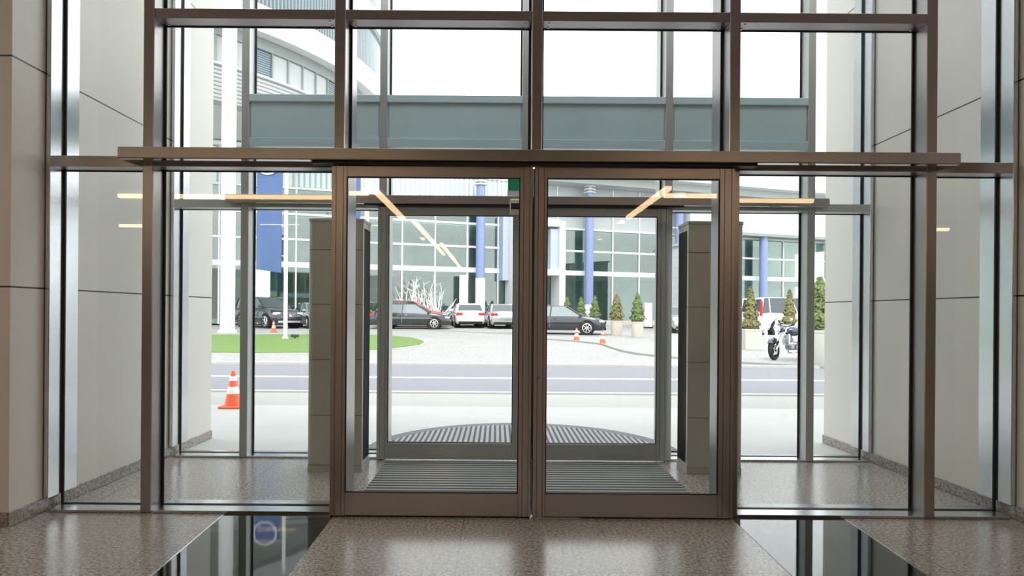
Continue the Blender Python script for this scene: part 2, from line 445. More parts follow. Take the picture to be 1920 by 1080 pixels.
screen('window_1',YF,'tall steel framed glazed screen nearest the lobby around the sliding doors',False)
screen('window_2',YF+YRS,'outer steel framed glazed screen with blue grey metal band above its doors',True)

def door(name,x0,x1,y,label,lock=False,meet='r'):
    L=((x0+x1)/2,y,0); root=empty(name,L); tag(root,label=label,cat='door',kind='structure')
    z0,z1=.012,2.575; D=M['doorsteel'] if y<6 else M['steelrear']; yb=y+.05
    wl,wr=(.108,.09) if meet=='r' else (.09,.108)
    def stile(a,b,inner):
        m=MB(L); w=b-a
        g1,g2=a+w*.30,a+w*.78
        pts=[(a,y),(g1-.002,y),(g1,y+.006),(g1+.002,y),(g2-.002,y),(g2,y+.006),(g2+.002,y),(b,y),(b,yb),(a,yb)]
        m.prism(pts,'z',z0,z1); m.build('stile',D,root)
    stile(x0,x0+wl,0); stile(x1-wr,x1,0)
    m=MB(L); m.box(x0+wl,x1-wr,y+.001,yb,z1-.078,z1,.003); m.build('top_rail',D,root)
    m=MB(L); m.box(x0+wl,x1-wr,y+.001,yb,z0,z0+.168,.004); m.build('bottom_rail',D,root)
    m=MB(L); a,b,c,d=x0+wl,x1-wr,z0+.168,z1-.078
    m.box(a,b,y+.02,y+.032,c,d); p=m.build('glass_pane',M['glass'],root)
    g=MB(L); w=.008
    for q in ((a,a+w,c,d),(b-w,b,c,d),(a+w,b-w,c,c+w),(a+w,b-w,d-w,d)): g.box(q[0],q[1],y+.004,y+.0195,q[2],q[3])
    g.build('gasket',M['rubber'],None).parent=p
    e=x1 if meet=='r' else x0
    m=MB(L); s=1 if meet=='r' else -1
    m.box(e,e+s*.0065,y+.012,y+.045,z0+.01,z1-.01); m.build('brush_seal',M['rubber'],root)
    if y<6: m=MB(L); m.box(x0+.005,x1-.005,y+.01,y+.045,.001,z0-.0005); m.build('brush_seal',M['rubber'],root)
    if lock:
        px=x0+.032; m=MB(L); m.lathe([(.0001,-.012),(.010,-.012),(.012,-.004),(.012,.0)],(px,y,1.035),16,'y'); m.box(px-.0035,px+.0035,y-.010,y,1.015,1.033); m.build('lock_cylinder',M['brass'],root,label='small brass lock')
    return root
YD=4.69
door('door_1',-1.218,.2535,YD,'left leaf of the inner brown metal framed sliding glass doors')
door('door_2',.270,1.737,YD,'right leaf of the inner sliding glass doors with a small brass lock',True,'l')
door('door_3',-1.218,.2535,YD+YRS,'left leaf of the outer sliding glass doors nearest the street')
door('door_4',.270,1.737,YD+YRS,'right leaf of the outer sliding glass doors nearest the street',False,'l')
def header(y,label):
    L=(.28,y,2.6); r=empty('door_header',L); tag(r,label=label,cat='door header')
    m=MB(L); m.box(-2.74,3.33,y,y+.145,2.602,2.682,.003); m.build('casing',M['steel'],r)
    m=MB(L); m.box(-2.735,3.325,y+.004,y+.143,2.5975,2.6018); m.build('underside_plate',M['polished'],r)
    m=MB(L); m.box(-2.752,-2.741,y+.02,y+.145,2.615,2.672,.002); m.build('end_cap',M['steel'],r)
    m=MB(L); m.box(3.331,3.342,y+.02,y+.145,2.615,2.672,.002); m.build('end_cap',M['steel'],r)
    m=MB(L); m.box(-1.35,1.88,y+.03,y+.12,2.582,2.5972,.002); m.build('runner_rail',M['rubber'],r)
header(4.603,'long brown metal header box over the inner sliding doors')
header(4.603+YRS,'long metal header box over the outer sliding doors, behind the inner glass')
# motion sensor and exit sign on the rear header
p=at(967,388,6.40); L=(p[0],6.36,p[2])
r=empty('motion_sensor',L,label='cream motion sensor box fixed on the outer door header',cat='sensor')
m=MB(L); m.box(p[0]-.06,p[0]+.06,6.36,6.4232,p[2]-.075,p[2]+.075,.012); m.build('housing',M['sensor'],r)
m=MB(L); m.box(p[0]-.05,p[0]+.05,6.353,6.36,p[2]-.03,p[2]+.03,.004); m.build('lens',M['rubber'],r)
p=at(970,350,6.62); L=(p[0],6.5,p[2])
r=empty('exit_sign',L,label='green sign panel above the outer door header by the centre',cat='sign')
m=MB(L); m.box(p[0]-.10,p[0]+.10,6.50,6.52,p[2]-.06,p[2]+.055,.003); m.build('face',M['green'],r)
m=MB(L); m.box(p[0]-.105,p[0]+.105,6.505,6.53,2.684,p[2]-.061,.002); m.build('bracket',M['white'],r)
m=MB(); x0=.255; m.box(.255,.62,4.672,4.686,.001,.012,.002); o=m.build('floor_guide',M['silver']); tag(o,label='short bright metal guide strip on the floor under the middle of the inner doors',cat='floor guide')

# air curtain columns either side of the outer doors
def air_curtain(x0,x1,side,label):
    y0,y1=6.03,6.36; L=((x0+x1)/2,(y0+y1)/2,0); r=empty('air_curtain',L,label=label,cat='air curtain',group='air curtain columns in the entrance lock')
    # outline with rounded corners away from the doors
    def outline(g=0.0):
        a,b=(x0+g,x1-g); c,d=(y0+g,y1-g); rr=.07; ps=[]
        def arc(cx,cy,t0,t1):
            for i in range(7):
                t=R(t0+(t1-t0)*i/6); ps.append((cx+rr*math.cos(t),cy+rr*math.sin(t)))
        ps.append((b,c)) if side>0 else arc(b-rr,c+rr,-90,0)
        ps.append((b,d)) if side>0 else arc(b-rr,d-rr,0,90)
        (ps.append((a,d)) if side<0 else arc(a+rr,d-rr,90,180))
        (ps.append((a,c)) if side<0 else arc(a+rr,c+rr,180,270))
        return ps
    zs=[.06,.53,1.055,1.575,2.09,2.36]
    m=MB(L); m.prism(outline(.02),'z',.001,2.35); m.build('core',M['curtaindark'],r)
    for a,b in zip(zs,zs[1:]):
        m=MB(L); m.prism(outline(),'z',a+.0025,b-.0025); m.build('casing_panel',M['curtain'],r,40)
    m=MB(L); m.prism(outline(-.006),'z',2.36,2.385); m.build('top_cap',M['curtain'],r,40)
    m=MB(L); m.prism(outline(-.004),'z',.001,.058); m.build('plinth',M['curtain'],r,40)
    xi = x1 if side>0 else x0
    m=MB(L)
    for k in range(11):
        yy=y0+.05+k*.024; m.box(xi-.001,xi+side*.006,yy,yy+.011,.1,2.3)
    m.build('outlet_grille',M['curtaindark'],r)
air_curtain(-1.79,-1.265,1,'tall grey metal air curtain column left of the outer doors')
air_curtain(1.80,2.33,-1,'tall grey metal air curtain column right of the outer doors')

# mats
m=MB(); m.box(-1.105,1.63,4.96,6.46,.001,.006); o=m.build('entrance_mat',M['matx']); tag(o,label='grey ribbed mat inside the entrance lock between both door pairs',cat='mat')
L=(.285,6.96,0); r=empty('entrance_mat',L,label='half round ribbed metal mat outside the outer doors',cat='mat')
cx,cy,RR=.285,6.98,1.72
def semi(rad,n=48): return [(cx+rad*math.cos(math.pi*i/n),cy+rad*math.sin(math.pi*i/n)) for i in range(n+1)]
m=MB(L); m.poly([(x,y,.0155) for x,y in semi(RR-.16)],.008); m.build('ribbed_field',M['maty'],r)
m=MB(L); a=semi(RR-.16); b=semi(RR); n=len(a)
m.add([(x,y,.015) for x,y in a]+[(x,y,.015) for x,y in b],[(i,i+1,n+i+1,n+i) for i in range(n-1)]); m.build('ribbed_rim',M['matrim'],r)
m=MB(L); b=semi(RR+.02); a=semi(RR)
m.add([(x,y,.017) for x,y in a]+[(x,y,.017) for x,y in b],[(i,i+1,n+i+1,n+i) for i in range(n-1)]); m.build('edge_strip',M['steel2'],r)

# ------------------------------------------------------------------ ground outside
def gstrip(name,x0,x1,y0,y1,dz,mat,label,cat,thing=False,steps=None,kind='structure'):
    m=MB(); ys=[y0]+[y for y in (12,14,16,20,25,30,35,40,43,60) if y0<y<y1]+[y1]
    xs=[x0,x1]
    v=[(x,y,gz(y)+dz) for y in ys for x in xs]; f=[(2*i,2*i+1,2*i+3,2*i+2) for i in range(len(ys)-1)]
    m.add(v,f); o=m.build(name,mat); tag(o,label=label,cat=cat,kind=kind); return o
gstrip('ground_plaza',-120,120,17.0,140,0,M['plaza'],'pale cobbled plaza across the street','plaza')
gstrip('ground_paving',-60,60,6.93,10.3,0,M['apron'],'pale stone paving slabs outside the outer doors','paving')
gstrip('ground_band',-60,60,10.3,12.05,0,M['band'],'beige paving band beside the kerb','paving')
gstrip('road',-120,120,12.05,17.0,-.01,M['asphalt'],'grey asphalt street in front of the building','road')
def kline(name,pts,w,h,mat,label,cat='kerb'):
    m=MB(); n=len(pts); L=[];Rr=[]
    for i,p in enumerate(pts):
        a=pts[max(i-1,0)]; b=pts[min(i+1,n-1)]; d=Vector((b[0]-a[0],b[1]-a[1],0)).normalized(); q=Vector((-d.y,d.x,0))*w/2
        L.append((p[0]+q.x,p[1]+q.y)); Rr.append((p[0]-q.x,p[1]-q.y))
    rings=[[(l[0],l[1],gz(l[1])-.02),(l[0],l[1],gz(l[1])+h),(r_[0],r_[1],gz(r_[1])+h),(r_[0],r_[1],gz(r_[1])-.02)] for l,r_ in zip(L,Rr)]
    m.loft(rings); o=m.build(name,mat); tag(o,label=label,cat=cat,kind='structure'); return o
kline('kerb_near',[(-60,12.0),(60,12.0)],.16,.03,M['kerb'],'pale kerb on the near side of the street')
kline('kerb_far',[(-60,17.05),(60,17.05)],.2,.05,M['kerb'],'pale kerb on the far side of the street')
kline('road_marking',[(-60,14.35),(60,14.35)],.11,.004,M['linepaint'],'white line painted along the street','road marking')
gpx=[(-350,629),(200,629),(400,629.5),(480,629.5),(578,629.5),(700,630),(740,632),(772,635),(790,639.5),(796,644),(787,649),(745,655),(700,659),(640,662),(578,664),(480,665),(400,664.5),(200,664),(-350,660)]
gg=[gd(*p) for p in gpx]
import bmesh
def inset_region(name,poly,dz,mat,label,cat,kind):
    bm=bmesh.new(); vs=[bm.verts.new((x,y,0)) for x,y in poly]; f=bm.faces.new(vs)
    bmesh.ops.triangulate(bm,faces=[f])
    for yc in (18,20,22,24,26,28,30,32,35,38,40,43):
        bmesh.ops.bisect_plane(bm,geom=bm.verts[:]+bm.edges[:]+bm.faces[:],plane_co=(0,yc,0),plane_no=(0,1,0))
    for v in bm.verts: v.co.z=gz(v.co.y)+dz
    bmesh.ops.recalc_face_normals(bm,faces=bm.faces)
    me=bpy.data.meshes.new(name); bm.to_mesh(me); bm.free(); me.materials.append(mat)
    o=bpy.data.objects.new(name,me); COL.objects.link(o); return tag(o,label=label,cat=cat,kind=kind)
inset_region('lawn',gg,.06,M['lawn'],'bright green grass island on the left across the street','lawn','stuff')
kline('lawn_kerb',gg[1:-1],.22,.05,M['kerb'],'pale kerb edging around the grass island')
kp=[(1022,637),(1080,641),(1130,646.5),(1150,654),(1170,660),(1200,665.5),(1250,671),(1300,675),(1395,682),(1480,687),(1560,691),(1700,698)]
kline('plaza_kerb',[gd(*p) for p in kp],.14,.06,M['kerbdark'],'dark curved kerb sweeping right across the plaza')
cp=[gd(*p) for p in ((-200,615),(400,616),(640,618),(842,621),(975,628),(1135,631))]
kline('carpark_kerb',cp,.12,.03,M['kerbdark'],'thin dark line along the front of the parked cars')

# ------------------------------------------------------------------ street things
def facade_frame():
    pass
# far showroom building
BA=math.atan(1200/3600.0); BO=(-1.43,44.4,gz(44))
B=empty('glass_showroom',BO,BA,label='long glass fronted showroom building with white grid and blue columns across the plaza',cat='building')
ZB=-BO[2]                                    # world z -> local
def zl(z): return z-BO[2]
def bl(name,x0,x1,y0,y1,z0,z1,mat,parent=B,b=0): 
    m=MB(); m.box(x0,x1,y0,y1,zl(z0),zl(z1),b); return m.build(name,mat,parent)
U=[-.72+2.25*k for k in range(-12,17)]
lev=[2.9,4.5,6.1,7.7,9.35,10.9]
for i,u in enumerate(U): bl('mullion',u-.05,u+.05,-.08,.12,.74,11.65 if u<3 else 10.9,M['white'])
for z in lev[1:]:
    t=.17 if abs(z-4.5)<.1 else .07
    bl('transom',U[0],U[-1],-.1,.1,z-t,z+t,M['white'])
for i in range(len(U)-1):
    a,b=U[i],U[i+1]
    if a<3:
        bl('glass_panel',a+.05,b-.05,0,.04,.75,9.3,M['farglass'])
        bl('ribbed_panel',a+.05,b-.05,0,.05,9.45,11.6,M['ribbed'])
    else:
        bl('glass_panel',a+.05,b-.05,0,.04,.75,7.6,M['farglass'])
        bl('upper_panel',a+.05,b-.05,0,.05,7.78,10.85,M['pale'])  # opaque; the pale colour stands in for bright sky seen through glazing
for z in (.755,4.35,7.55): bl('floor_slab',U[0],U[-1],.3,9,z-.0,z+.3,M['roofw'])
bl('rear_wall',U[0],U[-1],8.2,8.6,.75,11.6,M['interior'])
for k,u in enumerate([U[0]+4.5*j for j in range(13)]):
    bl('inner_partition',u+.9,u+1.1,3.0+(k*1.7)%4,8.2,.75 if k%2 else 4.6,4.35 if k%2 else 7.55,M['interior'])
bl('roof',-28,3.2,-.3,12,11.66,11.9,M['white']); bl('notice_panel',-14.9,-13.5,-.12,-.02,1.6,4.25,M['whitewarm']); bl('roof',3.2,40,-1.6,12,10.75,11.25,M['tile']); 
m=MB(); m.prism([(-2.6,zl(11.25)),(-2.6,zl(11.5)),(8,zl(12.2)),(8,zl(11.3))],'x',3.2,42); m.build('roof',M['roofw'],B)
bl('fascia',16.4,36,-1.3,-.2,7.98,10.0,M['white'])
bl('gutter',16.4,36,-1.35,-.3,7.75,7.97,M['frieze'])
bl('plinth',2.2,36,-1.0,-.2,.745,1.05,M['terr'])
for k,u in enumerate([-23.1,-15.4,-7.7,0,8.2,15.75,23.6,31.0]):
    top=7.75 if u>16.4 else 10.15
    if u<-2: continue
    m=MB(); m.tube((u,-.85,zl(.745)),(u,-.85,zl(top)),.31,n=24); c=m.build('column',M['bluecol'],B,50)
    if u<=16:
        m=MB()
        for q in range(3):
            z=top+.1+.22*q; m.lathe([(.2,zl(z)-.03),(.42,zl(z)-.03),(.44,zl(z)),(.42,zl(z)+.05),(.2,zl(z)+.05)],(u,-.85,0),24)
        m.build('ring',M['white'],c)
        m=MB(); m.tube((u,-.85,zl(top)),(u,-.85,zl(10.9)),.17,n=16); m.build('cap_post',M['white'],c)
m=MB(); m.tube((0,-.85,zl(.745)),(0,-.85,zl(3.9)),.345,n=24); m.build('column_sleeve',M['white'],B,50)
m=MB(); m.tube((8.2,-.85,zl(.745)),(8.2,-.85,zl(2.2)),.335,n=24); m.build('column_sleeve',M['white'],B,50)
# entrance portal
bl('portal_fin',2.05,2.75,-1.6,-.1,.745,8.3,M['white']); bl('portal_fin',5.55,6.0,-1.6,-.1,.745,8.0,M['white'])
bl('portal_beam',2.75,5.55,-1.6,-.1,7.6,8.1,M['white']); bl('portal_panel',1.6,2.04,-.9,-.1,3.8,8.3,M['lilac']); bl('portal_panel',4.95,5.54,-1.4,-.1,4.55,7.45,M['lilac'])
bl('portal_beam',2.75,5.55,-1.6,-.1,4.2,4.6,M['white'])
# interior hanging tube lamps
for u,z in ((-5.0,5.15),(11.4,5.2),(5.2,5.2),(-9.5,5.2)):
    m=MB(); m.tube((u,1.6,zl(z)),(u,1.6,zl(z+.9)),.09,n=10); m.tube((u,1.6,zl(z+.9)),(u,1.6,zl(7.5)),.012,n=6); m.build('tube_lamp',M['white'],B)

# curved office tower
TC=(-27.5,45.0,gz(43)); TR=19.5
T=empty('curved_office_tower',TC,0,label='curved office tower with white floor bands rising on the left',cat='building')
def arcband(name,r0,r1,z0,z1,mat,a0=-125,a1=40,n=80,parent=T):
    m=MB(); rings=[]
    for i in range(n+1):
        t=R(a0+(a1-a0)*i/n); c,s=math.cos(t),math.sin(t)
        rings.append([(r0*c,r0*s,z0-TC[2]),(r1*c,r1*s,z0-TC[2]),(r1*c,r1*s,z1-TC[2]),(r0*c,r0*s,z1-TC[2])])
    m.loft(rings); return m.build(name,mat,parent,30)
arcband('cladding_band',TR-1.6,TR-.75,12.05,13.85,M['louver'])
arcband('window_sill',TR-1.6,TR-.66,13.85,13.95,M['white'])
arcband('frieze_band',TR-1.6,TR-.7,15.32,15.88,M['frieze'])
arcband('floor_band',TR-3,TR,15.9,17.3,M['white'])
arcband('glass_band',TR-1.6,TR-.25,17.3,20.3,M['towerglass'])
arcband('floor_band',TR-3,TR,20.3,21.6,M['white'])
arcband('glass_band',TR-1.6,TR-.3,21.6,25.5,M['towerglass'])
arcband('roof_band',TR-6,TR,25.5,26.3,M['white'])
arcband('soffit',TR-8,TR-1.61,12.0,12.3,M['roofw'])
arcband('inner_wall',TR-4,TR-1.7,12.3,25.4,M['pale'])
k=0; a=-118.0
while a<38:
    dark = (k%5==0)
    m=MB(); r0,r1=TR-1.5,TR-.82
    t0,t1=R(a+.15),R(a+3.05); rings=[]
    for i in range(5):
        t=t0+(t1-t0)*i/4; c,s=math.cos(t),math.sin(t)
        rings.append([(r0*c,r0*s,13.96-TC[2]),(r1*c,r1*s,13.96-TC[2]),(r1*c,r1*s,15.31-TC[2]),(r0*c,r0*s,15.31-TC[2])])
    m.loft(rings); w=m.build('window',M['blind'] if dark else M['pale'],T)
    m=MB(); t=R(a+3.1); rr=r1+.06; c,s=math.cos(t),math.sin(t)
    m.tube((rr*c,rr*s,13.96-TC[2]),(rr*c,rr*s,15.31-TC[2]),.055,n=6); m.build('window_post',M['frieze'],w)
    a+=3.2; k+=1
# big round column carrying the tower
x,y,_=at(427,560,31.25)
m=MB((x,y,gz(y))); m.tube((x,y,gz(y)),(x,y,15.9),.34,n=28); m.lathe([(.34,0),(.44,0),(.44,.12),(.34,.16)],(x,y,gz(y)),28); 
o=m.build('tower_column',M['white'],None,40); o.location=(x,y,gz(y)); tag(o,label='thick round white column under the curved tower at far left',cat='column')
# grey pavilion
x0=at(1254,600,39.0)[0]
L=(x0+1.9,39,gz(39)); r=empty('grey_pavilion',L,label='small grey panel clad building beyond the right air curtain column',cat='building')
m=MB(L); y0,y1=38.4,42.0
m.add([(x0,39.4,gz(39)),(x0+3.2,37.6,gz(38)),(x0+3.2,42.5,gz(42)),(x0,42.5,gz(42)),(x0,39.4,5.65),(x0+3.2,37.6,5.95),(x0+3.2,42.5,5.95),(x0,42.5,5.65)],
      [(0,1,5,4),(1,2,6,5),(2,3,7,6),(3,0,4,7),(4,5,6,7),(3,2,1,0)]); m.build('wall',M['greyclad'],r)
m=MB(L); m.add([(x0-.1,39.3,5.65),(x0+3.3,37.45,5.95),(x0+3.3,42.6,5.95),(x0-.1,42.6,5.65),(x0-.1,39.3,5.8),(x0+3.3,37.45,6.1),(x0+3.3,42.6,6.1),(x0-.1,42.6,5.8)],
      [(0,1,5,4),(1,2,6,5),(2,3,7,6),(3,0,4,7),(4,5,6,7),(3,2,1,0)]); m.build('roof_edge',M['frieze'],r)

# flags
def flag(px,py,left,right,ytop,ybot,label,emblem,ptop=235):
    x,y=gd(px,py); z=gz(y); L=(x,y,z); r=empty('banner_pole',L,label=label,cat='banner')
    zt=at(px,ptop,y)[2]
    m=MB(L); m.tube((x,y,z),(x,y,zt),.085,.07,n=14); m.tube((x,y,z),(x,y,z+.12),.16,.12,n=14); m.sphere((x,y,zt),.09); m.build('pole',M['white'],r,40)
    xl,xr=at(left,400,y)[0],at(right,400,y)[0]; zb,zc=at(left,ybot,y)[2],at(left,ytop,y)[2]
    m=MB(L); nx,nz=10,16; v=[]
    for j in range(nz+1):
        for i in range(nx+1):
            s=i/nx; t=j/nz; v.append((xl+(xr-xl)*s, y+.05*math.sin(s*5+t*3)*(1-s*.4), zb-.14*s*(1-t)+(zc-zb)*t))
    n=len(v); v2=[(a,b+.006,c) for a,b,c in v]
    f=[(j*(nx+1)+i,j*(nx+1)+i+1,(j+1)*(nx+1)+i+1,(j+1)*(nx+1)+i) for j in range(nz) for i in range(nx)]
    m.add(v+v2,f+[tuple(q+n for q in ff) for ff in f]); m.build('banner',M['flag'],r,60)
    m=MB(L); m.tube((x,y,zc+.02),(xl-.05,y,zc+.02),.022,n=8); m.build('crossbar',M['white'],r)
    m=MB(L)
    for q in (.12,.38,.64,.9): zz=zb+(zc-zb)*q; m.tube((xr-.02,y,zz),(x,y,zz),.02,n=6)
    m.build('fixing',M['white'],r)
    if emblem:
        c=at(503,306,y); m=MB(L); ro,ri=.50,.43; nn=36; v=[];f=[]
        for i in range(nn):
            t=2*math.pi*i/nn
            for rad in (ri,ro):
                for yy in (y-.075,y-.068): v.append((c[0]+rad*math.cos(t),yy,c[2]+rad*math.sin(t)))
        for i in range(nn):
            a=4*i; b=4*((i+1)%nn); f+=[(a,b,b+2,a+2),(a+1,a+3,b+3,b+1),(a,a+1,b+1,b),(a+2,b+2,b+3,a+3)]
        m.add(v,f); m.build('ring_emblem',M['white'],r)
flag(535,637,481,529,292,505,'tall blue banner with a white ring emblem, on a white pole on the lawn',True)
flag(685,632,650,676,292,505,'blue banner on a white pole mostly hidden behind the left air curtain column',False)
x,y,z=gp(553,637,.06); L=(x,y,z); r=empty('ground_spotlight',L,label='small dark spotlight lying on the lawn beside the banner pole',cat='spotlight')
m=MB(L); m.box(x-.16,x+.16,y-.08,y+.08,z+.05,z+.16,.02); m.build('lamp_head',M['cargrey'],r); m=MB(L); m.tube((x,y,z-.03),(x,y,z+.06),.03,n=8); m.build('spike',M['cargrey'],r)
# totem and board
def signbox(pl,pr,pt,pb,label,cat='sign'):
    x,y=gd((pl+pr)/2,pb); x0=at(pl,pb,y)[0]; x1=at(pr,pb,y)[0]; zt=at((pl+pr)/2,pt,y)[2]; z=gz(y); L=(x,y,z)
    r=empty('sign_totem',L,label=label,cat=cat)
    m=MB(L); m.box(x0,x1,y-.1,y+.1,z+.08,zt,.02); m.build('board',M['whitewarm'],r)
    m=MB(L); m.box(x0-.05,x1+.05,y-.16,y+.16,z,z+.08,.01); m.build('base',M['cargrey'],r)
signbox(861,877,516,608.5,'tall white sign totem standing behind the parked white and silver cars')
signbox(1208,1222,568,615.5,'low white sign board standing beside the rightmost conifer planter of the row')

# conifers in planters
def conifer(w,h,mat,seed,ph,pw,square,pm):
    random.seed(seed); r=empty('potted_conifer',(0,0,0))
    m=MB()
    if square:
        m.prism([(-pw/2,-pw/2),(pw/2,-pw/2),(pw/2,pw/2),(-pw/2,pw/2)],'z',0,.04)
        m.add([(sx*pw*k,sy*pw*k,z) for z,k in ((.04,.47),(ph,.5)) for sx,sy in ((-1,-1),(1,-1),(1,1),(-1,1))],[(0,1,5,4),(1,2,6,5),(2,3,7,6),(3,0,4,7)])
        m.box(-pw*.515,pw*.515,-pw*.515,pw*.515,ph-.07,ph)
    else:
        q=pw/2; m.lathe([(.001,0),(q*.93,0),(q*.93,.03),(q*.96,.05),(q,ph-.08),(q*1.03,ph-.07),(q*1.03,ph),(q*.93,ph),(q*.93,ph-.05),(.001,ph-.05)],n=28)
    m.build('planter',pm,r,35)
    m=MB(); m.tube((0,0,ph-.06),(0,0,ph+h*.9),.03,.01,n=7); m.build('trunk',M['bark'],r)
    m=MB(); q=pw/2*.9; m.tube((0,0,ph-.12),(0,0,ph-.02),q,n=16); m.build('soil',M['soil'],r)
    m=MB()
    for i in range(1500):
        t=random.random()**1.25; zz=ph+.03+t*h*.97
        rad=(w/2)*(1-t)**.62*(.62+.38*math.sin(t*23+seed)*.4+.25*random.random()+.2)
        rad*= (.55+.45*random.random()**.4); a=random.random()*6.283
        if t<.06: rad*=.8
        x,y=rad*math.cos(a),rad*math.sin(a); s=.035+.04*random.random()
        n=Vector((math.cos(a)+random.uniform(-.6,.6),math.sin(a)+random.uniform(-.6,.6),random.uniform(-.2,.9))).normalized()
        e=n.orthogonal().normalized(); e=(e*math.cos(i)+n.cross(e)*math.sin(i)); g=n.cross(e); c=Vector((x,y,zz))
        m.add([tuple(c-e*s),tuple(c+g*s*.6),tuple(c+e*s*1.3+Vector((0,0,.02))),tuple(c-g*s*.6)],[(0,1,2,3)])
    for i in range(10):
        t=i/10; m.sphere((0,0,ph+.05+t*h*.85),(w/2)*(1-t)**.62*.62,None,h*.09,8,5)
    m.build('foliage',mat,r)
    return r
Cs={'a':conifer(.76,1.25,M['leafb'],3,.74,.56,False,M['terr']),'b':conifer(.74,1.3,M['leaf'],5,.74,.56,False,M['terr']),
    'c':conifer(.98,1.45,M['leaf'],9,.98,.92,False,M['greyplant']),'d':conifer(.62,1.5,M['leafb'],12,.74,.60,True,M['greyplant'])}
used=set()
def plant(k,px,py,label,sz=1.0,rz=0):
    x,y=gd(px,py); o=Cs[k] if k not in used else copy_tree(Cs[k]); used.add(k)
    o.location=(x,y,gz(y)); o.rotation_euler=(0,0,rz); o.scale=(1,1,1) if sz==1 else (sz,sz,sz)
    tag(o,label=label,cat='potted tree',group='potted conifers on the plaza')
plant('a',1156,629,'brownish potted conifer in a round pinkish planter, next right of the dark sedan')
plant('b',1195,633,'green potted conifer in a round pinkish planter beside the low white sign board',1,1)
plant('b',1115,619,'potted conifer right behind the bonnet of the dark sedan by the cones',.95,2)
plant('b',1089,617.5,'potted conifer behind the windscreen of the dark sedan by the cones, slim and pale',.92,3)
plant('b',1063,617,'potted conifer behind the roof of the dark sedan by the cones',.92,4)
plant('d',1407,655,'potted conifer in a square concrete planter by the rear of the white van',1.0)
plant('c',1536,685,'large potted conifer in a wide round concrete planter nearest the street')
plant('d',1480,640,'potted conifer partly hidden behind the motorcycle',1.0,.5)

# traffic cones
def cone():
    r=empty('traffic_cone',(0,0,0))
    m=MB(); m.box(-.17,.17,-.17,.17,0,.035,.01); m.build('base',M['orangeb'],r)
    m=MB(); m.lathe([(.13,.035),(.125,.06),(.03,.56),(.02,.575),(.001,.575)],n=20); m.build('cone',M['orange'],r,40)
    return r
c0=cone(); first=True
for px,py,l in ((437,764,'orange and white traffic cone nearest the doors, at the near kerb on the left'),(513,623,'small orange traffic cone in front of the black off-road car'),
              (1081,640.5,'orange and white traffic cone beside the dark sedan front wheel'),(1130,646,'orange and white traffic cone just ahead of the dark sedan bumper')):
    o=c0 if first else copy_tree(c0); first=False; x,y=gd(px,py); o.location=(x,y,gz(y)+(.0 if y>17 else .001)); tag(o,label=l,cat='traffic cone',group='orange traffic cones')
# bollards
b0=None
for px,py,l in ((1436,632,'short white bollard behind the motorcycle, the one nearer the square planter'),(1456,633,'short white bollard behind the motorcycle, close to its handlebar')):
    x,y=gd(px,py); m=MB(); m.tube((0,0,0),(0,0,.78),.075,n=14); m.sphere((0,0,.78),.075); m.lathe([(.075,0),(.11,0),(.11,.03),(.075,.04)],n=14)
    if b0 is None: b0=m.build('bollard',M['white'],None,40); o=b0
    else: o=copy_tree(b0)
    o.location=(x,y,gz(y)); tag(o,label=l,cat='bollard',group='white bollards')
# white twiggy shrub
x,y,_=at(790,600,41.5); z=gz(y); m=MB((x,y,z)); random.seed(4)
for i in range(90):
    a=random.uniform(-.35,math.pi+.35); l=random.uniform(.9,2.7); bx=random.uniform(-1.2,1.2); q=(x+bx,y+random.uniform(-.3,.3),z)
    e=(q[0]+math.cos(a)*l*.55,q[1]+random.uniform(-.5,.5),z+.7+abs(math.sin(a))*l)
    m.tube(q,e,.03,.012,n=5,cap=False)
    for j in range(3):
        t=random.uniform(.4,.95); pm=[q[k]+(e[k]-q[k])*t for k in range(3)]; m.tube(pm,(pm[0]+random.uniform(-.5,.5),pm[1]+random.uniform(-.3,.3),pm[2]+random.uniform(.1,.5)),.016,.008,n=4,cap=False)
o=m.build('twiggy_shrub',M['twig']); o.location=(x,y,z); tag(o,label='white leafless twiggy shrub behind the red car',cat='shrub')

